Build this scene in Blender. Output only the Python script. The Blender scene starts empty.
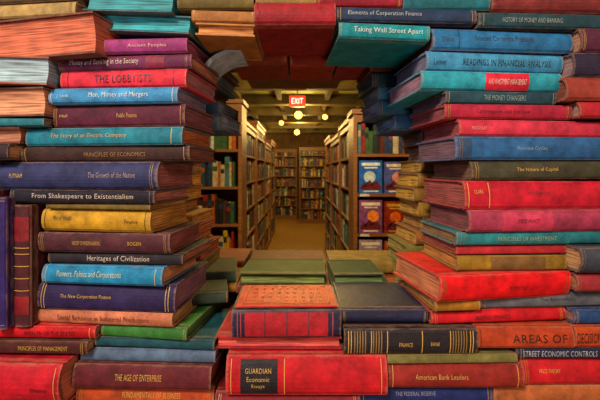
import bpy, bmesh, math, random, colorsys
from mathutils import Vector
rnd = random.Random(7)
sc = bpy.context.scene
try:
    sc.view_settings.view_transform = 'Standard'
    sc.view_settings.look = 'None'
except Exception: pass
CZ = 1.5      # eye height
D = 0.60      # distance of the book wall face
U = 0.0015    # drawing unit of the wall elevation, metres

def lin(h, sat=1, val=1):
    h = h.lstrip('#')
    c3 = [int(h[i:i+2], 16)/255 for i in (0, 2, 4)]
    if sat != 1 or val != 1:
        a, b, c = colorsys.rgb_to_hsv(*c3); c3 = colorsys.hsv_to_rgb(a, min(1, b*sat), min(1, c*val))
    o = []
    for c in c3:
        o.append(c/12.92 if c <= 0.04045 else ((c+0.055)/1.055)**2.4)
    return (*o, 1)

_m = {}
def base(name):
    m = bpy.data.materials.new(name); m.use_nodes = True
    nt = m.node_tree
    return m, nt, nt.nodes, nt.links, nt.nodes['Principled BSDF']

def cloth(h, rough=0.68, wear=True):
    k = ('c', h, rough, wear)
    if k in _m: return _m[k]
    m, nt, N, L, b = base('cloth_'+h)
    tc = N.new('ShaderNodeTexCoord')
    n1 = N.new('ShaderNodeTexNoise'); n1.inputs['Scale'].default_value = 32; n1.inputs['Detail'].default_value = 7
    n1.inputs['Roughness'].default_value = .72
    L.new(tc.outputs['Object'], n1.inputs['Vector'])
    c = lin(h, 1.15, .98)
    r = N.new('ShaderNodeValToRGB')
    r.color_ramp.elements[0].position = .3; r.color_ramp.elements[1].position = .72
    r.color_ramp.elements[0].color = (c[0]*.36, c[1]*.36, c[2]*.38, 1)
    r.color_ramp.elements[1].color = (min(1, c[0]*1.25+.006), min(1, c[1]*1.25+.006), min(1, c[2]*1.25+.006), 1)
    L.new(n1.outputs['Fac'], r.inputs['Fac'])
    def math_(op, a, bb=None, cc=None):
        n = N.new('ShaderNodeMath'); n.operation = op
        for i, v in enumerate((a, bb, cc)):
            if v is None: continue
            if isinstance(v, (int, float)): n.inputs[i].default_value = v
            else: L.new(v, n.inputs[i])
        return n.outputs[0]
    n4 = N.new('ShaderNodeTexNoise'); n4.inputs['Scale'].default_value = 80; n4.inputs['Detail'].default_value = 8; n4.inputs['Roughness'].default_value = .8
    mp = N.new('ShaderNodeMapping'); mp.inputs['Scale'].default_value = (.5, 1, 1.6); mp.inputs['Location'].default_value = (rnd.random()*9, 3, 1)
    L.new(tc.outputs['Object'], mp.inputs['Vector']); L.new(mp.outputs['Vector'], n4.inputs['Vector'])
    scuff = N.new('ShaderNodeMapRange'); scuff.inputs['From Min'].default_value = .6; scuff.inputs['From Max'].default_value = .75; scuff.inputs['To Max'].default_value = .5
    L.new(n4.outputs['Fac'], scuff.inputs['Value'])
    fac = scuff.outputs[0]
    if wear:
        sp = N.new('ShaderNodeSeparateXYZ'); L.new(tc.outputs['Generated'], sp.inputs[0])
        ax = math_('ABSOLUTE', math_('SUBTRACT', sp.outputs[0], .5)); az = math_('ABSOLUTE', math_('SUBTRACT', sp.outputs[2], .5))
        nz = math_('MULTIPLY', math_('SUBTRACT', n4.outputs['Fac'], .5), 1)
        ex = N.new('ShaderNodeMapRange'); ex.inputs['From Min'].default_value = .482; ex.inputs['From Max'].default_value = .503
        L.new(math_('MULTIPLY_ADD', nz, .09, ax), ex.inputs['Value'])
        ez = N.new('ShaderNodeMapRange'); ez.inputs['From Min'].default_value = .445; ez.inputs['From Max'].default_value = .52
        L.new(math_('MULTIPLY_ADD', nz, .35, az), ez.inputs['Value'])
        ezz = math_('MULTIPLY', ez.outputs[0], math_('LESS_THAN', sp.outputs[1], .13))
        fac = math_('MINIMUM', math_('MAXIMUM', math_('MAXIMUM', math_('MULTIPLY', ex.outputs[0], .85), math_('MULTIPLY', ezz, .75)), fac), .85)
    mx = N.new('ShaderNodeMixRGB'); L.new(fac, mx.inputs['Fac']); L.new(r.outputs['Color'], mx.inputs['Color1'])
    mx.inputs['Color2'].default_value = (c[0]*.5+.15, c[1]*.5+.095, c[2]*.5+.06, 1)
    L.new(mx.outputs['Color'], b.inputs['Base Color'])
    n2 = N.new('ShaderNodeTexNoise'); n2.inputs['Scale'].default_value = 700; n2.inputs['Detail'].default_value = 3
    L.new(tc.outputs['Object'], n2.inputs['Vector'])
    bp = N.new('ShaderNodeBump'); bp.inputs['Strength'].default_value = .5; bp.inputs['Distance'].default_value = .0008
    L.new(n2.outputs['Fac'], bp.inputs['Height'])
    bp2 = N.new('ShaderNodeBump'); bp2.inputs['Strength'].default_value = .5; bp2.inputs['Distance'].default_value = .003
    L.new(n1.outputs['Fac'], bp2.inputs['Height']); L.new(bp.outputs['Normal'], bp2.inputs['Normal'])
    L.new(bp2.outputs['Normal'], b.inputs['Normal'])
    b.inputs['Roughness'].default_value = rough
    b.inputs['Specular IOR Level'].default_value = .25
    _m[k] = m; return m

def paper(h):
    k = ('p', h)
    if k in _m: return _m[k]
    m, nt, N, L, b = base('paper_'+h)
    tc = N.new('ShaderNodeTexCoord'); mp = N.new('ShaderNodeMapping')
    mp.inputs['Scale'].default_value = (14, 14, 620)
    n1 = N.new('ShaderNodeTexNoise'); n1.inputs['Scale'].default_value = 1; n1.inputs['Detail'].default_value = 3
    L.new(tc.outputs['Object'], mp.inputs['Vector']); L.new(mp.outputs['Vector'], n1.inputs['Vector'])
    n3 = N.new('ShaderNodeTexNoise'); n3.inputs['Scale'].default_value = 30
    L.new(tc.outputs['Object'], n3.inputs['Vector'])
    c = lin(h, 1.06, 1.02)
    r = N.new('ShaderNodeValToRGB')
    r.color_ramp.elements[0].position = .36; r.color_ramp.elements[1].position = .62
    r.color_ramp.elements[0].color = (c[0]*.36, c[1]*.32, c[2]*.30, 1)
    r.color_ramp.elements[1].color = (min(1, c[0]*1.25), min(1, c[1]*1.25), min(1, c[2]*1.22), 1)
    ad = N.new('ShaderNodeMath'); ad.operation = 'MULTIPLY_ADD'; ad.inputs[1].default_value = .3; 
    L.new(n3.outputs['Fac'], ad.inputs[0]); 
    sb = N.new('ShaderNodeMath'); sb.operation = 'SUBTRACT'; sb.inputs[1].default_value = .15
    L.new(n1.outputs['Fac'], sb.inputs[0]); L.new(sb.outputs[0], ad.inputs[2])
    L.new(ad.outputs[0], r.inputs['Fac'])
    L.new(r.outputs['Color'], b.inputs['Base Color'])
    bp = N.new('ShaderNodeBump'); bp.inputs['Strength'].default_value = .5; bp.inputs['Distance'].default_value = .001
    L.new(n1.outputs['Fac'], bp.inputs['Height']); L.new(bp.outputs['Normal'], b.inputs['Normal'])
    b.inputs['Roughness'].default_value = .8
    _m[k] = m; return m

def foil(h):
    k = ('f', h)
    if k in _m: return _m[k]
    m, nt, N, L, b = base('foil_'+h)
    n = N.new('ShaderNodeTexNoise'); n.inputs['Scale'].default_value = 300
    c = lin(h)
    r = N.new('ShaderNodeValToRGB'); r.color_ramp.elements[0].color = (c[0]*.4, c[1]*.4, c[2]*.4, 1); r.color_ramp.elements[1].color = (c[0]*.95, c[1]*.95, c[2]*.95, 1)
    r.color_ramp.elements[0].position = .32; r.color_ramp.elements[1].position = .62
    L.new(n.outputs['Fac'], r.inputs['Fac']); L.new(r.outputs['Color'], b.inputs['Base Color'])
    b.inputs['Roughness'].default_value = .45
    _m[k] = m; return m

def wood(name, h, rough=.5, sc_=(1, 1, 12)):
    if name in _m: return _m[name]
    m, nt, N, L, b = base(name)
    tc = N.new('ShaderNodeTexCoord'); mp = N.new('ShaderNodeMapping'); mp.inputs['Scale'].default_value = sc_
    n = N.new('ShaderNodeTexNoise'); n.inputs['Scale'].default_value = 6; n.inputs['Detail'].default_value = 6
    L.new(tc.outputs['Object'], mp.inputs['Vector']); L.new(mp.outputs['Vector'], n.inputs['Vector'])
    c = lin(h); r = N.new('ShaderNodeValToRGB')
    r.color_ramp.elements[0].color = (c[0]*.5, c[1]*.45, c[2]*.4, 1); r.color_ramp.elements[1].color = (min(1,c[0]*1.25), min(1,c[1]*1.25), min(1,c[2]*1.25), 1)
    r.color_ramp.elements[0].position = .3; r.color_ramp.elements[1].position = .7
    L.new(n.outputs['Fac'], r.inputs['Fac']); L.new(r.outputs['Color'], b.inputs['Base Color'])
    bp = N.new('ShaderNodeBump'); bp.inputs['Strength'].default_value = .15; bp.inputs['Distance'].default_value = .01
    L.new(n.outputs['Fac'], bp.inputs['Height']); L.new(bp.outputs['Normal'], b.inputs['Normal'])
    b.inputs['Roughness'].default_value = rough
    _m[name] = m; return m

def emis(name, h, s):
    m, nt, N, L, b = base(name)
    b.inputs['Base Color'].default_value = lin(h)
    b.inputs['Emission Color'].default_value = lin(h); b.inputs['Emission Strength'].default_value = s
    return m

# ------------------------------------------------------------ mesh helper
class MB:
    def __init__(s): s.v = []; s.f = []; s.m = []; s.mats = []
    def mi(s, mat):
        if mat not in s.mats: s.mats.append(mat)
        return s.mats.index(mat)
    def box(s, x0, x1, y0, y1, z0, z1, mat):
        o = len(s.v); i = s.mi(mat)
        s.v += [(x0,y0,z0),(x1,y0,z0),(x1,y1,z0),(x0,y1,z0),(x0,y0,z1),(x1,y0,z1),(x1,y1,z1),(x0,y1,z1)]
        for q in ((0,3,2,1),(4,5,6,7),(0,1,5,4),(1,2,6,5),(2,3,7,6),(3,0,4,7)):
            s.f.append(tuple(o+k for k in q)); s.m.append(i)
    def add(s, vs, fs, mat):
        o = len(s.v); i = s.mi(mat); s.v += vs
        for q in fs: s.f.append(tuple(o+k for k in q)); s.m.append(i)
    def obj(s, name, parent=None, bevel=0):
        me = bpy.data.meshes.new(name); me.from_pydata(s.v, [], s.f)
        for m in s.mats: me.materials.append(m)
        me.polygons.foreach_set('material_index', s.m)
        me.update()
        ob = bpy.data.objects.new(name, me); sc.collection.objects.link(ob)
        if parent: ob.parent = parent
        if bevel:
            md = ob.modifiers.new('b', 'BEVEL'); md.width = bevel; md.segments = 2; md.limit_method = 'ANGLE'
        return ob

_tc = {}
def textmesh(t, thin=-.004):
    if t in _tc: return _tc[t]
    cu = bpy.data.curves.new('t', 'FONT'); cu.body = t; cu.resolution_u = 2; cu.offset = thin; cu.space_character = 1.06
    ob = bpy.data.objects.new('t', cu); sc.collection.objects.link(ob)
    dg = bpy.context.evaluated_depsgraph_get()
    me = bpy.data.meshes.new_from_object(ob.evaluated_get(dg))
    vs = [(v.co.x, v.co.y) for v in me.vertices]; fs = [tuple(p.vertices) for p in me.polygons]
    bpy.data.objects.remove(ob); bpy.data.curves.remove(cu); bpy.data.meshes.remove(me)
    xs = [v[0] for v in vs]; ys = [v[1] for v in vs]
    x0, x1, y0, y1 = min(xs), max(xs), min(ys), max(ys)
    vs = [((x-x0)/(x1-x0), (y-y0)/(y1-y0)) for x, y in vs]
    _tc[t] = (vs, fs); return _tc[t]

def empty(name):
    e = bpy.data.objects.new(name, None); sc.collection.objects.link(e); return e

PAGES = ['b08468', 'a87c6c', 'bc9468', '987a7c', 'b47e5c', 'a4887c']
def book(parent, name, L, W, T, col, page=None, texts=(), labels=(), lines=(), flip=False, bulge=None, x_org='l', z_org=0, rough=.68, big=False):
    """hardback: x along the spine, y spine->fore edge, z thickness"""
    mb = MB(); cov = cloth(col, rough); pg = paper(page or rnd.choice(PAGES))
    c = min(.0026, T*.14); b = T*(rnd.uniform(.07, .2) if bulge is None else bulge)
    spy = lambda z: -b*(1-((2*z/T)-1)**2)
    hd = min(.0014, T*.08)
    out = [(W, 0), (.016, 0), (.0125, hd*.3), (.009, hd), (.0055, hd*.3), (.002, 0)]
    inn = [(W, c), (.016, c), (.0125, c+hd*.3), (.009, c+hd), (.0065, c+hd), (.0045, c)]
    n = 8
    for i in range(1, n):
        z = T*i/n; zi = c+(T-2*c)*i/n
        out.append((spy(z), z)); inn.append((spy(z)+.003, zi))
    for p, q in ((.0045, 5), (.0065, 4), (.009, 3), (.0125, 2), (.016, 1), (W, 0)):
        out.append((out[q][0], T-out[q][1])); inn.append((inn[q][0], T-inn[q][1]))
    if flip: 
        out = [(W-a, z) for a, z in out]; inn = [(W-a, z) for a, z in inn]
    k = len(out); vs = []
    for x in (0, L):
        vs += [(x, a, z) for a, z in out] + [(x, a, z) for a, z in inn]
    fs = []
    for i in range(k-1):
        fs += [(i, i+1, 2*k+i+1, 2*k+i), (k+i, 3*k+i, 3*k+i+1, k+i+1), (i, k+i, k+i+1, i+1), (2*k+i, 2*k+i+1, 3*k+i+1, 3*k+i)]
    fs += [(0, 2*k, 3*k, k), (k-1, 2*k-1, 4*k-1, 3*k-1)]
    mb.add(vs, fs, cov)
    # page block, concave fore edge
    e = .003; z0, z1 = c, T-c; prof = [(.004, z0)]
    m_ = 6
    for i in range(m_+1):
        z = z0+(z1-z0)*i/m_; prof.append((W-.004-.004*(1-((2*i/m_)-1)**2), z))
    prof += [(.004, z1)]
    if flip: prof = [(W-a, z) for a, z in prof]
    q = len(prof); vs = [(e, a, z) for a, z in prof]+[(L-e, a, z) for a, z in prof]
    fs = [(i, (i+1) % q, q+(i+1) % q, q+i) for i in range(q)]
    fs += [tuple(range(q)), tuple(range(2*q-1, q-1, -1))]
    mb.add(vs, fs, pg)
    if not flip:
        def strip(x0, x1, z0, z1, off, mat):
            nn = 8; v = []; f = []
            for i in range(nn+1):
                z = z0+(z1-z0)*i/nn; y = spy(z)-off
                v += [(x0, y, z), (x1, y, z)]
            for i in range(nn): f.append((2*i, 2*i+1, 2*i+3, 2*i+2))
            mb.add(v, f, mat)
        for (f0, f1, h) in labels: strip(L*f0, L*f1, T*.07, T*.93, .0004, cloth(h, .5))
        if not lines and T > .015 and rnd.random() < .75:
            gc = rnd.choice(['a8843a', '9c7a34', '7c6030', 'b08c44'])
            lines = [(.025, .0009, gc), (.966, .0009, gc)]
            if rnd.random() < .6: lines += [(.04, .0006, gc), (.955, .0006, gc)]
        for (f0, w, h) in lines: strip(L*f0, L*f0+w, T*.06, T*.94, .0006, foil(h))
        for t in texts:
            s, f0, f1, g0, g1, h = t
            if not big:
                gm = (g0+g1)/2; gh = (g1-g0)*.42; g0, g1 = gm-gh, gm+gh
                fm = (f0+f1)/2; fh = (f1-f0)*.42; f0, f1 = fm-fh, fm+fh
            vv, ff = textmesh(s); v = []
            for (a, bb) in vv:
                z = T*(g0+(g1-g0)*bb); v.append((L*(f0+(f1-f0)*a), spy(z)-.0011, z))
            mb.add(v, ff, foil(h))
    ox = {'l': 0, 'r': L, 'c': L/2}[x_org]
    lean = rnd.uniform(-.16, .16)*T
    mb.v = [(x-ox, y+lean*(z/T-.5), z-z_org*T) for x, y, z in mb.v]
    ob = mb.obj(name, parent)
    return ob

def fb(par, xl, xr, yt, yb, col, W=.16, yaw=0, roll=None, dy=None, org='c', name=None, vertical=False, **kw):
    """place a book from the wall elevation (drawing units)"""
    X0, X1 = (xl-300)*U, (xr-300)*U; Z0, Z1 = CZ+(170-yb)*U, CZ+(170-yt)*U
    gap = .0009
    if dy is None: dy = rnd.uniform(-.009, .009)
    if roll is None: roll = rnd.uniform(-.45, .45)
    if vertical:
        ob = book(par, name or 'book', Z1-Z0, W, X1-X0-gap, col, x_org='c', z_org=.5, **kw)
        ob.location = ((X0+X1)/2, D+dy, (Z0+Z1)/2); ob.rotation_euler = (0, math.pi/2, 0)
        return ob
    ob = book(par, name or 'book', X1-X0, W, Z1-Z0-gap, col, x_org=org, **kw)
    ob.location = ({'l': X0, 'r': X1, 'c': (X0+X1)/2}[org], D+dy, Z0)
    ob.rotation_euler = (0, math.radians(roll), math.radians(yaw))
    return ob

G = 'd0a84c'; Wt = 'd0c4b0'; Dk = '1c1416'
# =========================================================== LEFT STACK
LS = empty('book_stack')
def l(xl, xr, yt, yb, col, yaw=None, **kw):
    kw.setdefault('org', 'r'); kw.setdefault('W', .142)
    return fb(LS, xl, xr, yt, yb, col, yaw=(rnd.uniform(-8, -3) if yaw is None else yaw), **kw)
l(-60, 76, 0, 15, 'a08a58', page='8a7850', dy=0)
l(-60, 74, -16, -1, '5a4a34', page='6a5840', dy=0)
l(82, 188, 14, 33, '1e5664', page='2f929e', flip=True, roll=4.5, yaw=-6, dy=.005)
l(80, 172, -8, 13, '24505c', page='30828c', flip=True, roll=3, yaw=-4, dy=.0)
l(-50, 101, 16, 56, '5c2a20', page='b46448', flip=True, W=.19, dy=-.02, yaw=-10, roll=-1.5)
l(-50, 50, 57, 86, '94503c', page='8ca8b4', flip=True, yaw=4, roll=1)
l(-60, 46, 87, 116, '5a3428', page='c08a68', flip=True, yaw=-3, roll=-.6)
l(-60, 44, 117, 126, '2b7480', yaw=0)
l(-60, 17, 126, 143, '6b3a2c', yaw=0, page='9a6a50', flip=True)
l(-60, 12, 143, 160, '2a1d22', yaw=0)
l(102, 188, 38, 53, '903c74', yaw=-5, texts=[('Ancient Peoples', .25, .8, .3, .65, 'e2b0a8')], page='8a4a5c')
l(52, 192, 53, 68, '5e2448', yaw=-5, texts=[('Money and Banking in the Society', .04, .66, .24, .84, Wt)], labels=[(.66, .8, '7c2742')])
l(53, 187, 68, 87, 'd03c50', yaw=-6, page='9c6a6e', big=True, texts=[('THE LOBBYISTS', .28, .73, .28, .72, '34101e')], lines=[(.06, .001, Dk), (.9, .001, Dk)])
l(46, 180, 87, 104, '4a94c4', yaw=-5, page='7f7c92', big=True, texts=[('Men, Money and Mergers', .32, .78, .3, .7, 'd0dcd8'), ('J. Leeds', .07, .16, .35, .6, 'c9d5d0')], lines=[(.02, .001, Wt), (.96, .001, Wt)])
l(46, 186, 104, 126, '501830', yaw=-6, page='7a4d56', texts=[('Hall', .05, .12, .45, .62, G), ('Public Finance', .48, .66, .4, .64, G)])
l(19, 184, 126, 145, '1a7688', yaw=-5, page='b06c3c', texts=[('The Story of an Electric Company', .12, .7, .35, .7, 'c0a458')], lines=[(.93, .001, G)])
l(13, 190, 145, 161, '35201c', yaw=-4, page='7b5044', texts=[('PRINCIPLES OF ECONOMICS', .35, .78, .3, .62, '9a7a44')])
l(-20, 160, 161, 190, '2e345a', yaw=-4, W=.16, page='96605c', texts=[('PUTNAM', .14, .23, .42, .6, G), ('The Growth of the Nation', .58, .9, .42, .64, 'a09284')])
l(5, 157, 190, 204, '171522', yaw=-5, page='a87464', big=True, texts=[('From Shakespeare to Existentialism', .16, .86, .27, .75, Wt)])
l(40, 152, 204, 210, '6b5a24', yaw=-7, page='c09c50')
l(34, 152, 210, 233, 'b8922a', yaw=-7, page='bc9444', texts=[('Men of Wealth', .1, .3, .5, .74, '4c3a10'), ('Finance', .76, .9, .4, .62, '4c3a10')], lines=[(.03, .001, '4c3a10'), (.95, .001, '4c3a10')])
l(32, 171, 233, 254, '4c2830', yaw=-5, page='8a544c', texts=[('HISTORY OF MODERN BANKING', .25, .5, .38, .62, G), ('BOGEN', .68, .8, .4, .62, G)])
l(38, 183, 254, 266, '1e1a20', yaw=-6, page='986848', big=True, texts=[('Heritages of Civilization', .3, .76, .2, .8, Wt)])
l(36, 165, 266, 285, '2a88b0', yaw=-7, page='c09462', texts=[('Pioneers, Politics and Corporations', .08, .72, .3, .78, 'd0d8ac')], lines=[(.03, .001, G), (.94, .001, G)])
l(30, 176, 285, 313, '281c48', yaw=-5, W=.155, page='7c5868', texts=[('The New Corporation Finance', .14, .58, .42, .62, G)], lines=[(.03, .001, G), (.05, .001, G), (.93, .001, G), (.95, .001, G)])
l(24, 173, 313, 328, 'c07e60', yaw=-6, page='a48850', W=.16, texts=[('Social Behavior in Industrial Production', .12, .9, .32, .76, '7c2a2c')])
fb(LS, -2, 11, 197, 327, '30205c', vertical=True, page='5a4060')
fb(LS, 12, 30, 205, 327, '441a20', vertical=True, page='6a4038', labels=[(.1, .3, '7b2328'), (.75, .9, '7b2328')], lines=[(.35, .001, G), (.4, .001, G), (.5, .001, G), (.6, .001, G), (.7, .001, G)])
fb(LS, -30, -3, 190, 327, '5b2430', vertical=True)
l(-60, 94, 328, 341, 'bc1c2a', yaw=-1, lines=[(.96, .001, G)], texts=[('WEALTH OF THE STATES', .5, .9, .3, .7, '4a1018')])
l(95, 187, 328, 341, '367030', yaw=-8, page='48783c', org='r', W=.17)
l(-60, 88, 341, 355, '4a231f', yaw=-1, texts=[('PRINCIPLES OF MANAGEMENT', .5, .9, .3, .7, G)])
l(90, 214, 341, 351, '144850', yaw=-4, page='3e6a60')
l(76, 215, 351, 365, '566c84', yaw=-3, page='6a6a70')
l(-60, 71, 357, 400, 'b61a32', yaw=-3, W=.2, dy=-.02, page='b86c50', texts=[('Finance', .78, .92, .42, .54, '5a0c18')], lines=[(.96, .001, G)])
l(-60, 71, 400, 413, '5a2a24', yaw=0)
l(73, 212, 365, 388, '5c1e26', yaw=-2, page='883c34', W=.17, texts=[('THE AGE OF ENTERPRISE', .28, .68, .36, .68, G)])
l(73, 214, 388, 413, 'b05020', yaw=-2, page='9a5030', texts=[('FUNDAMENTALS OF BUSINESS', .3, .8, .55, .8, G)])

# =========================================================== RIGHT STACK
RS = empty('book_stack.001')
def r(xl, xr, yt, yb, col, yaw=None, **kw):
    kw.setdefault('org', 'l'); kw.setdefault('W', .148)
    return fb(RS, xl, xr, yt, yb, col, yaw=(rnd.uniform(3, 8) if yaw is None else yaw), **kw)
r(478, 660, 12, 27, '143f4a', yaw=2, texts=[('HISTORY OF MONEY AND BANKING', .1, .5, .3, .68, '8a988a')])
r(432, 578, 27, 50, '2a72a0', yaw=4, page='7d5c62', texts=[('Grayson', .05, .15, .3, .6, Dk), ('Selected Corporate Problems', .25, .75, .35, .7, '102834')], lines=[(.18, .001, Dk)])
r(426, 571, 50, 71, '4692b8', yaw=5, page='6f6a80', big=True, texts=[('Lerner', .05, .14, .32, .6, '0c2430'), ('READINGS IN FINANCIAL ANALYSIS', .26, .9, .34, .64, '0c2430')])
r(419, 566, 71, 91, '329cae', yaw=5, page='927284', W=.16, labels=[(.45, .76, 'd0344c')], big=True, texts=[('AND INVESTMENT MANAGEMENT', .47, .74, .34, .62, 'e8c8bc')])
r(444, 560, 91, 104, '1c4450', yaw=5, page='5c4a5a', texts=[('THE MONEY CHANGERS', .3, .75, .25, .75, '8da7a6')])
r(580, 680, 27, 52, '4b2038', yaw=2)
r(572, 680, 52, 77, '252038', yaw=2)
r(562, 680, 77, 101, '8e4238', yaw=3, page='7c4438')
r(443, 575, 104, 119, 'a82c48', yaw=4, page='8b4a50', texts=[('Corporation and the Law', .2, .7, .3, .68, '5c1022')])
r(577, 680, 101, 118, 'a82a38', yaw=2)
r(457, 640, 119, 136, 'be3e54', yaw=4, page='98504e', texts=[('MACAULAY', .06, .16, .35, .6, 'e09a90')])
r(453, 620, 136, 160, '2e6290', yaw=4, page='785c68', W=.16, labels=[(.02, .1, '2a4a68')], texts=[('Business Cycles', .36, .58, .36, .6, '8fa6b0')])
r(470, 640, 160, 180, '3a3c2a', yaw=4, page='7a5c48', texts=[('The Nature of Capital', .25, .55, .36, .64, G)])
r(462, 640, 180, 209, 'b6203a', yaw=5, page='9c544c', W=.16, texts=[('CLARK', .05, .11, .54, .7, G), ('THE DYNAMICS OF', .35, .52, .5, .64, '701020')], lines=[(.02, .0012, G), (.14, .0012, G)])
r(466, 640, 209, 232, '9c405a', yaw=5, page='7c4848', labels=[(.2, .5, 'bc4864')], texts=[('STOCK MARKET', .27, .43, .4, .62, '5a1428')])
r(456, 640, 232, 246, '2a7c84', yaw=4, page='8a6e4c', texts=[('PRINCIPLES OF INVESTMENT', .2, .6, .3, .68, '9ab08a')])
r(458, 575, 246, 256, 'a83038', yaw=4, page='985c44')
r(575, 680, 246, 272, '3b4450', yaw=2)
r(458, 573, 256, 272, '8c7024', yaw=4, page='b48440', labels=[(.3, .8, '6e5430')])
r(434, 576, 272, 299, 'd61a26', yaw=9, page='cc8258', W=.17, dy=-.02, texts=[('THE MODERN WORLD', .5, .66, .36, .56, '7a0c14')])
r(433, 480, 299, 311, '966c24', yaw=4, page='b0844a')
r(577, 680, 273, 292, '94343c', yaw=2)
r(482, 680, 293, 311, '585e64', yaw=3, page='7a6a6a', texts=[('The Economy', .3, .5, .35, .62, '2a2c30')], dy=.012)
r(432, 574, 312, 326, 'c01c2e', yaw=4, page='a85848', texts=[('BUSINESS FINANCE', .3, .6, .3, .64, '5c0810')])
r(576, 680, 311, 326, '244874', yaw=1)
r(476, 572, 326, 347, 'a44622', yaw=0, roll=0, page='8c442c', dy=-.003, bulge=.1, big=True, lines=[(.03, .001, '5a1c10')], texts=[('AREAS OF', .36, .92, .3, .68, '300e0a')])
r(573, 680, 326, 347, 'b45028', yaw=0, roll=0, dy=-.003, bulge=.1, big=True, lines=[(.9, .001, '5a1c10')], texts=[('DECISION', .015, .235, .26, .76, '200c0a')])
fb(RS, 343, 475, 326, 352, '17141c', org='c', yaw=1, page='5a4440', W=.17, rough=.45, texts=[('FINANCE', .4, .52, .32, .52, G), ('BANK', .64, .72, .36, .54, G)], lines=[(.03, .0012, G), (.05, .0012, G), (.2, .0012, G), (.32, .0012, G), (.58, .0012, G), (.79, .0012, G), (.94, .0012, G), (.96, .0012, G)]+[(.215+i*.02, .0016, '8a6c30') for i in range(4)]+[(.81+i*.02, .0016, '8a6c30') for i in range(6)]+[(.075+i*.02, .0016, '8a6c30') for i in range(5)])
fb(RS, 386, 515, 352, 361, '6c6a3c', yaw=1, page='8a6a44')
fb(RS, 516, 680, 347, 359, '1c2640', yaw=0, roll=0, dy=0, big=True, texts=[('STREET ECONOMIC CONTROLS', .04, .49, .26, .76, 'b4bcc4')])
fb(RS, 387, 521, 361, 386, '882c24', yaw=0, W=.18, texts=[('American Bank Leaders', .16, .62, .4, .64, G)], lines=[(.03, .001, G), (.95, .001, G)])
fb(RS, 522, 680, 359, 386, 'ba2430', yaw=1, texts=[('PRICE THEORY', .1, .26, .46, .64, G)])
fb(RS, 360, 494, 387, 413, '1c2e64', yaw=1, texts=[('THE FEDERAL RESERVE', .24, .6, .62, .8, '8890a8')])
fb(RS, 495, 680, 387, 413, 'a8663c', yaw=0)

# =========================================================== SILL (bottom of hole)
BS = empty('book_stack.002')
fb(BS, 232, 341, 309, 338, '1c1c38', W=.125, yaw=1, roll=0, rough=.45, page='4c3844', labels=[(.12, .88, 'a82836')], lines=[(.05, .0012, 'b83440'), (.08, .0012, 'b83440'), (.3, .0015, '1c1c38'), (.5, .0015, '1c1c38'), (.7, .0015, '1c1c38'), (.92, .0012, 'b83440')])
fb(BS, 235, 338, 306.6, 309, 'c8443a', W=.11, dy=.006, yaw=1, roll=0, bulge=0, page='b07058', rough=.5)
m = MB(); gm_ = cloth('d07c50', .5); zz = CZ+(170-306.55)*U+.0009
x0, x1, y0, y1 = -.088, .046, .617, .708
for (a, b_, c_, d_) in ((x0, x1, y0, y0+.0016), (x0, x1, y1-.0016, y1), (x0, x0+.0016, y0, y1), (x1-.0016, x1, y0, y1)): m.box(a, b_, c_, d_, zz-.001, zz, gm_)
for i in range(9):
    for j in range(4):
        cx = x0+.014+i*.0132; cy = y0+.014+j*.021; s = .0038
        m.add([(cx-s, cy, zz), (cx, cy-s*1.3, zz), (cx+s, cy, zz), (cx, cy+s*1.3, zz)], [(0, 1, 2, 3)], gm_)
m.obj('cover_ornament', BS)
fb(BS, 214, 342, 338, 351, 'a42c38', page='b84c44', W=.15, yaw=-1, flip=True, roll=0)
fb(BS, 228, 385, 352, 390, 'b81a2c', W=.19, dy=-.012, yaw=0, roll=0, page='9a4c40', labels=[(.09, .32, '14101a')], lines=[(.03, .001, G), (.36, .001, G), (.96, .001, G)], big=True,
   texts=[('GUARDIAN', .12, .28, .61, .73, G), ('Economic', .13, .27, .41, .53, G), ('Essays', .16, .24, .22, .34, G)])
fb(BS, 216, 359, 390, 413, '781626', yaw=0)
fb(BS, 342, 430, 312, 326, '1d2340', W=.15, dy=.012, yaw=0, roll=0, rough=.45, page='384058')
def mbk(par, x0, x1, z0, z1, y, col, W=.16, yaw=0, roll=0, **kw):
    ob = book(par, 'book', x1-x0, W, z1-z0-.0005, col, x_org='c', **kw)
    ob.location = ((x0+x1)/2, y, CZ+z0); ob.rotation_euler = (0, math.radians(roll), math.radians(yaw)); return ob
mbk(BS, -.118, .050, -.222, -.200, .775, '33481a', W=.13, flip=True, page='6c7c3c', yaw=-2)
mbk(BS, -.122, .058, -.238, -.223, .77, '742a20', W=.14, page='a07a50', yaw=1)
mbk(BS, .066, .165, -.222, -.203, .78, '243e22', W=.13, flip=True, page='58703c', yaw=2)
mbk(BS, .062, .178, -.238, -.223, .77, '28402c', W=.14, page='8a7a4a')
mbk(BS, .18, .30, -.236, -.198, .76, '4a5420', W=.13, flip=True, page='a08a48', yaw=-14)
mbk(BS, -.23, -.126, -.222, -.200, .785, '1c3020', W=.13, page='3c5038', yaw=8)
mbk(BS, -.24, -.124, -.238, -.223, .775, '8a6824', W=.14, page='b08a4a', yaw=2)
mbk(BS, -.205, -.125, -.232, -.212, .69, '2c3c30', W=.08, page='7a7a50', yaw=12)
mbk(BS, -.12, .06, -.24, -.215, .925, '6a3a2a', W=.15)
mbk(BS, .07, .24, -.24, -.215, .925, '8c7434', W=.15)
mbk(BS, -.26, -.13, -.24, -.212, .935, '8c4624', W=.15)

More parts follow.
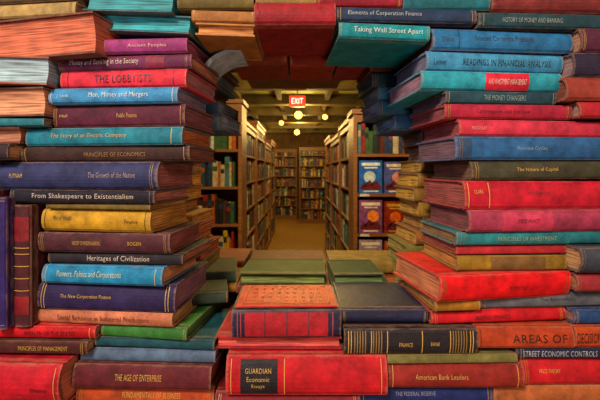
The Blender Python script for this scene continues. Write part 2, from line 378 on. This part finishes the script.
PAL = ['6b2338', '2f6b7c', '3a2a24', '8c3a34', '2b3560', '7c6a2c', '44306a', '1f4f5c', 'a03048', '4a5a3c', '5c2a24', '9a5a34', '3f7a94', '2a1d28']
def fill(par, x0, x1, z0, z1, y, W=.15, seed=1):
    q = random.Random(seed); z = z0
    while z < z1-.006:
        t = min(q.uniform(.014, .034), z1-z)
        if z1-(z+t) < .01: t = z1-z
        mbk(par, x0, x1, z, z+t, y, q.choice(PAL), W=W, flip=q.random() < .4, page=q.choice(['b0905a', 'a07a50', '9a7a6a', '8a6a5a']))
        z += t
for i, (a, b_) in enumerate(((-.72, -.49), (-.485, -.25), (-.245, 0), (.005, .25), (.255, .48), (.485, .72))):
    fill(BS, a, b_, -.3645, -.242, .80, seed=20+i)
def spec(par, rows, y, sgn, far, W=.145):
    for (zt, zb, edge, col, page, yaw) in rows:
        dx = rnd.uniform(-.008, .008)
        if sgn < 0: mbk(par, far, edge+dx, zb, zt, y, col, W=W, page=page, yaw=yaw*.5)
        else: mbk(par, edge+dx, far, zb, zt, y, col, W=W, page=page, yaw=yaw*.5)
spec(LS, [(.204, .192, -.150, '4a2a20', '7a5a40', -6), (.19, .163, -.160, '3a5c70', '6a8090', -10), (.163, .135, -.175, '5c2a38', '8a6a70', -6),
          (.135, .108, -.155, '2c5064', '6c8496', -12), (.108, .078, -.145, '3f6a80', '7890a0', -12),
          (.078, .05, -.218, '2a1d28', '5c4a48', -4), (.05, .02, -.232, '3a2430', '6a5048', -4),
          (.02, -.006, -.23, '4a3020', '9a7440', -4), (-.006, -.035, -.228, '7a5a20', 'd0a044', -5),
          (-.035, -.062, -.224, '8c6c24', 'c49640', -5), (-.062, -.088, -.232, '3a2a1c', 'a87c40', -4),
          (-.088, -.11, -.212, 'a07420', 'd4a044', -6), (-.11, -.13, -.205, '9c3020', 'c08040', -8),
          (-.13, -.152, -.21, 'a85a1c', 'c89040', -8), (-.152, -.178, -.20, '8c2420', 'b86838', -8), (-.178, -.204, -.19, '44502c', '9a8a44', -8)], .785, -1, -.38)
spec(RS, [(.204, .192, .13, '5a2028', '7a4a40', 6), (.19, .163, .135, '173a44', '2f5c68', 8), (.163, .137, .145, '3a7c96', '7d98a8', 8),
          (.137, .108, .155, '2c6480', '7f9cb0', 10), (.108, .078, .178, '2c5a80', '6a90b0', 10),
          (.078, .05, .235, '3a2430', '6a5458', 4), (.05, .02, .245, '4a2a20', '8a6450', 4),
          (.02, -.006, .232, '6a4a20', 'c09a44', 6), (-.006, -.035, .225, '8c6a20', 'd0a240', 6),
          (-.035, -.062, .23, '7a5a20', 'c89e40', 4), (-.062, -.092, .236, '8c6c24', 'd0a248', 5),
          (-.092, -.12, .245, '5a3a1c', 'b88a44', 4), (-.12, -.148, .225, '8c5a20', 'c89a44', 6),
          (-.148, -.172, .21, '6a6428', 'a8964c', 6), (-.172, -.197, .215, '566a30', '989850', 6)], .785, 1, .40)
for i, (a, b_) in enumerate(((-.72, -.57), (-.565, -.385))):
    fill(LS, a, b_, -.242, .34, .80, seed=40+i)
for i, (a, b_) in enumerate(((.405, .56), (.565, .72))):
    fill(RS, a, b_, -.242, .34, .80, seed=50+i)
fill(LS, -.72, -.545, -.3645, .34, .62, seed=60)
fill(RS, .575, .72, -.3645, .34, .62, seed=61)

# =========================================================== books bridging the top of the hole
AS = empty('book_stack.003')
def a_(*args, **kw): return fb(AS, *args, **kw)
a_(176, 253, -6, 7, '5c5020', page='7a6838')
a_(190, 254, 8, 20, 'a07040', page='c08a54', W=.15, roll=1.5)
a_(194, 254, 21, 34, 'b07c44', page='b88048', W=.14, roll=2, flip=True)
a_(255, 335, 3, 27, '902430', page='5c2a2a', W=.16, lines=[(.04, .001, '4a1018')])
a_(255, 316, -10, 2, '8c7040')
a_(316, 402, -10, 7, '8a2034', texts=[('ECONOMICS', .1, .4, .4, .6, G)])
a_(403, 490, -10, 10, '1a6470', page='3a7c88')
a_(336, 477, 8, 23, '1c3450', page='2c4450', yaw=3, roll=0, big=True, texts=[('Elements of Corporation Finance', .08, .6, .32, .72, 'a8b8bc')])
a_(338, 430, 24, 40, '108a94', page='2a6a70', yaw=4, roll=1, big=True, texts=[('Taking Wall Street Apart', .16, .92, .3, .72, 'd8e4dc')])
a_(492, 680, -14, 11, '783434')
a_(-60, 100, -50, -17, '3a2430'); a_(102, 250, -45, -12, '25505c'); a_(252, 400, -48, -12, '6b2338'); a_(402, 560, -44, -15, '3a2a24'); a_(562, 700, -44, -15, '2f6b7c')
mbk(AS, -.135, -.025, .208, .230, .775, '8a3828', W=.15, page='8a5a3c')
mbk(AS, -.02, .07, .206, .230, .785, '9a3828', W=.14, page='7c4030', roll=-1)
mbk(AS, .075, .17, .208, .231, .775, '8c2434', W=.15, page='4a2028')
mbk(AS, -.13, .17, .232, .256, .775, '7c2434', W=.15)
mbk(AS, -.26, -.14, .225, .255, .775, '6c4a24', W=.15)
for i, (a, b_) in enumerate(((-.36, -.14), (-.135, .1), (.105, .40))):
    fill(AS, a, b_, .257, .345, .775, seed=80+i)
mbk(AS, -.13, .1, .22, .256, .93, '6c4a24', W=.15)
mbk(AS, .175, .40, .206, .255, .775, '244a5c', W=.15)
mbk(AS, -.38, -.265, .192, .255, .775, '5c3a24', W=.15)
# bowed sheaf of loose pages, top left of the hole
mb = MB(); pm = cloth('b8ccd8', .7, False)
n = 16; vs = []; fs = []; R = .060
for i in range(n+1):
    t = math.radians(186-i*98/n)
    for (rr, y) in ((R, .68), (R, .775), (R-.007, .775), (R-.007, .68)):
        vs.append((-.102+rr*1.2*math.cos(t), y, CZ+.148+rr*math.sin(t)))
for i in range(n):
    for k in range(4): fs.append((4*i+k, 4*i+(k+1) % 4, 4*i+4+(k+1) % 4, 4*i+4+k))
fs += [(0, 1, 2, 3), tuple(4*n+k for k in (3, 2, 1, 0))]
mb.add(vs, fs, pm); mb.obj('loose_page_sheaf', AS)

# =========================================================== ROOM
wd = wood('dark_shelf_wood', '7c4c1e', .5)
wd2 = wood('floor_boards', '96702e', .4, (10, 1, 1))
wl = wood('plaster_wall', '6a4c24', .8, (1, 1, 1))
wf = wood('partition_paint', '3a2420', .7, (1, 1, 1))
ceilm = wood('ceiling_plaster', '9a9834', .75, (1, 1, 1))
beamm = wood('ceiling_beam_wood', '5c4c1c', .6, (1, 1, 1))
def slab(name, *b, mat, bevel=0):
    m = MB(); m.box(*b, mat); return m.obj(name, bevel=bevel)
slab('floor', -3, 3, -3, 13, -.1, 0, mat=wd2)
slab('ceiling', -3, 3, -3, 13, 2.78, 2.88, mat=ceilm)
slab('wall_left', -3.1, -3, -3, 13, 0, 2.78, mat=wl)
slab('wall_right', 3, 3.1, -3, 13, 0, 2.78, mat=wl)
slab('wall_far', -3, 3, 13, 13.1, 0, 2.78, mat=wl)
slab('wall_rear', -3, 3, -3.1, -3, 0, 2.78, mat=wl)
p = MB()
p.box(-3, -.73, .6, .98, 0, 2.78, wf); p.box(.73, 3, .6, .98, 0, 2.78, wf); p.box(-.73, .73, .6, .98, CZ+.35, 2.78, wf)
p.obj('wall_partition')
p = MB()
p.box(-.728, .728, .54, 1.1, CZ-.4, CZ-.366, wd); p.box(-.70, .70, .60, 1.06, .08, CZ-.4, wd); p.box(-.72, .72, .58, 1.08, 0, .08, wd)
for x in (-.69, -.23, .23): p.box(x, x+.45, .585, .60, .12, CZ-.44, wd)
p.obj('book_wall_counter', bevel=.004)
b_ = MB()
for i in range(9):
    y = 1.6+i*1.3; b_.box(-3, 3, y, y+.16, 2.62, 2.78, beamm)
for x in (-1.05, -.38, .42, 1.1): b_.box(x, x+.07, 1.0, 13, 2.68, 2.78, beamm)
b_.obj('ceiling_beam')

SC = lambda h, rr=.45: cloth(h, rr, False)
SP = [SC(h) for h in ('8c2a24', '2a4a6c', 'b8a888', '3c5a34', '1c1a20', 'c0a030', '6c3a5a', 'a85a28', '4a7484', 'cfc8b8', '5a2a1c', '30405c', '3a2418', '26282c')]
pgm = paper('b8a070')
def bookcase(name, w, h, d, gap, loc, rz, seed, face=(), base_h=.1):
    q = random.Random(seed); m = MB(); t = .03
    m.box(0, t, 0, d, 0, h, wd); m.box(w-t, w, 0, d, 0, h, wd); m.box(t, w-t, d-.012, d, 0, h, wd)
    m.box(-.015, w+.015, -.015, d, h, h+.035, wd); m.box(t, w-t, .01, d-.012, 0, base_h, wd)
    m.box(t, w-t, .004, .02, h-.06, h, wd)
    z = base_h; k = 0
    while z+gap*.6 < h:
        m.box(t, w-t, .004, d-.012, z, z+.022, wd)
        x = t+.004; zz = z+.0222
        room = min(gap-.03, h-zz-.07)
        if k in face:
            xx = .05
            for (cw, chh, c1, c2, c3, cx, cy) in FACE[k]:
                th = .03; y0 = .02
                m.box(xx, xx+cw, y0, y0+.004, zz, zz+chh, SC(c1, .3))
                m.box(xx+.002, xx+cw-.004, y0+.004, y0+th-.004, zz+.003, zz+chh-.003, pgm)
                m.box(xx, xx+cw, y0+th-.004, y0+th, zz, zz+chh, SC(c1, .3))
                m.box(xx-.003, xx, y0, y0+th, zz, zz+chh, SC(c1, .3))
                m.box(xx+.015, xx+cw-.015, y0-.001, y0, zz+chh*.84, zz+chh*.93, SC(c3, .3))
                m.box(xx+.035, xx+cw-.035, y0-.001, y0, zz+chh*.76, zz+chh*.80, SC(c3, .3))
                m.box(xx+.03, xx+cw-.03, y0-.001, y0, zz+chh*.05, zz+chh*.09, SC(c3, .3))
                nn = 24; R_ = .26*cw
                m.add([(xx+cw*cx+R_*math.cos(i/nn*6.283), y0-.0012, zz+chh*cy+R_*math.sin(i/nn*6.283)) for i in range(nn)], [tuple(range(nn))], SC(c2, .3))
                pts = [(0, .12), (0, .22), (.15, .34), (.28, .24), (.45, .42), (.6, .28), (.8, .38), (1, .2), (1, .12)]
                m.add([(xx+.006+(cw-.012)*a, y0-.0018, zz+chh*bq) for a, bq in pts], [(0, i, i+1) for i in range(1, 8)], SC('6a2c34', .3))
                xx += cw+.02
            x = xx+.02
            m.box(.05, .12, -.001, .004, z+.002, z+.02, SC('d8d0b8'))
        while x < w-t-.05:
            if q.random() < .05: x += q.uniform(.02, .1); continue
            th = q.uniform(.016, .045); bh = min(room, q.uniform(.17, .26)); dd = q.uniform(.12, .17)
            if x+th > w-t-.005: break
            y0 = q.uniform(.015, .04); mt = q.choice(SP)
            m.box(x, x+.002, y0, y0+dd, zz, zz+bh, mt); m.box(x+th-.0025, x+th-.0005, y0, y0+dd, zz, zz+bh, mt)
            m.box(x+.002, x+th-.0025, y0-.002, y0+.003, zz, zz+bh, mt)
            m.box(x+.002, x+th-.0025, y0+.003, y0+dd-.004, zz+.002, zz+bh-.005, pgm)
            if th > .024: m.box(x+.003, x+th-.0035, y0-.003, y0-.002, zz+bh*.6, zz+bh*.8, q.choice(SP))
            x += th
        z += gap; k += 1
    ob = m.obj(name); ob.location = loc; ob.rotation_euler = (0, 0, math.radians(rz)); return ob
FACE = {2: [(.17, .25, 'a088a0', 'e09048', 'e8d8c0', .5, .5), (.16, .24, 'a85430', 'd8b060', 'e0c0a0', .4, .5)],
        3: [(.17, .25, '84507c', 'f09048', 'e0d0b8', .6, .52), (.16, .24, '8c3428', 'e0702c', 'c8a040', .5, .5)],
        4: [(.17, .25, '3c70c0', 'c8d8e0', 'e8e8e0', .45, .5), (.16, .24, '5a60a0', 'e09a8c', 'e8d8c0', .6, .5)]}
bookcase('bookcase', 1.25, 2.05, .3, .31, (-1.73, 3.3, 0), 0, 3)
bookcase('bookcase', 1.25, 1.92, .3, .30, (.40, 3.0, 0), 0, 4, face=(2, 3, 4))
for i in range(4):
    bookcase('bookcase', 1.3, (2.0, 2.15, 1.95, 2.1)[i], .3, .31, (-.60, 4.2+1.38*i, 0), 90, 10+i)
for i in range(3):
    bookcase('bookcase', 1.25, (1.95, 1.9, 2.0)[i], .3, .3, (.46, 4.65+1.33*i, 0), -90, 20+i)
bookcase('bookcase', .9, 2.1, .3, .3, (-.02, 11.2, 0), 0, 30)
bookcase('bookcase', 1.0, 2.1, .3, .3, (-1.1, 12.2, 0), 0, 31)
bookcase('bookcase', 1.2, 2.1, .3, .3, (.92, 11.3, 0), 0, 32)

# exit sign
e = MB(); redm = emis('exit_red', 'e01808', 1.6); wm = emis('exit_letters', 'ffe0d0', 2.2); metal = wood('sign_metal', '3a3020', .4)
e.box(-.165, .085, 6.0, 6.06, 2.45, 2.62, metal); e.box(-.158, .078, 5.995, 6.0, 2.457, 2.613, redm); e.box(-.05, -.03, 6.02, 6.04, 2.62, 2.78, metal)
vv, ff = textmesh('EXIT', 0)
e.add([(-.125+.17*a, 5.992, 2.492+.086*b) for a, b in vv], ff, wm)
e.obj('exit_sign')

glow = emis('lamp_glow', 'ffb040', 8)
def globe(x, y, z, r_):
    m = MB(); bm = bmesh.new(); bmesh.ops.create_uvsphere(bm, u_segments=16, v_segments=10, radius=r_)
    bm.verts.ensure_lookup_table(); bm.faces.ensure_lookup_table()
    m.add([(x+v.co.x, y+v.co.y, z+v.co.z) for v in bm.verts], [tuple(v.index for v in f.verts) for f in bm.faces], glow); bm.free()
    m.box(x-.01, x+.01, y-.01, y+.01, z+r_*.9, 2.78, metal)
    m.box(x-.03, x+.03, y-.03, y+.03, z+r_*.8, z+r_*1.1+.02, metal)
    m.obj('ceiling_lamp')
globe(-.03, 7.5, 2.53, .07); globe(-.08, 10.6, 2.5, .07); globe(-.42, 9.0, 2.56, .05); globe(.5, 8.0, 2.56, .05)

def light(name, kind, loc, e_, col, size=.3, target=None):
    ld = bpy.data.lights.new(name, kind); ld.energy = e_; ld.color = col
    if kind == 'AREA': ld.size = size
    else: ld.shadow_soft_size = size
    if kind == 'SPOT': ld.spot_size = math.radians(75); ld.spot_blend = .6
    o = bpy.data.objects.new(name, ld); sc.collection.objects.link(o); o.location = loc
    if target: o.rotation_euler = (Vector(target)-Vector(loc)).to_track_quat('-Z', 'Y').to_euler()
    return o
warm = (1, .66, .20)
for i, (x, y, z, p_) in enumerate(((0, 1.75, 2.3, 40), (-.02, 4.6, 2.45, 60), (0, 7.0, 2.4, 66), (0, 9.6, 2.4, 85), (-1.6, 11, 2.4, 50))):
    light('aisle_light', 'POINT', (x, y, z), p_, warm, .12)
light('shelf_fill_spot', 'SPOT', (0, 1.7, 2.55), 130, (1, .78, .46), .06, (.62, 3.0, 1.35))  # added spot without a fixture, brightens the face-out books on the right
light('shelf_fill_spot', 'SPOT', (0, 1.7, 2.55), 100, (1, .74, .36), .06, (-.75, 3.3, 1.3))  # its added twin, brightens the near left bookcase
light('offscreen_front_light', 'AREA', (-.6, -.8, 2.6), 54, (1, .80, .64), .4, (0, .6, 1.5))
light('offscreen_front_light', 'AREA', (1.3, -.9, 2.3), 16, (1, .54, .42), .4, (.2, .6, 1.4))
light('offscreen_front_light', 'AREA', (-1.6, -.7, 2.0), 8, (.7, .7, 1), .5, (-.2, .6, 1.5))
light('offscreen_front_light', 'AREA', (.2, -.9, .7), 9, (1, .7, .5), .5, (0, .7, 1.7))  # added low uplight, stands in for warm bounce under the bridging books

w = bpy.data.worlds.new('world'); sc.world = w; w.use_nodes = True
w.node_tree.nodes['Background'].inputs[0].default_value = (.25, .16, .14, 1); w.node_tree.nodes['Background'].inputs[1].default_value = .1

cd = bpy.data.cameras.new('camera'); co = bpy.data.objects.new('camera', cd); sc.collection.objects.link(co)
co.location = (0, 0, CZ); co.rotation_euler = (math.pi/2, 0, 0)
cd.lens = 24; cd.sensor_width = 36; cd.shift_y = -.05; cd.clip_start = .01
cd.dof.use_dof = True; cd.dof.focus_distance = .68; cd.dof.aperture_fstop = 10
sc.camera = co
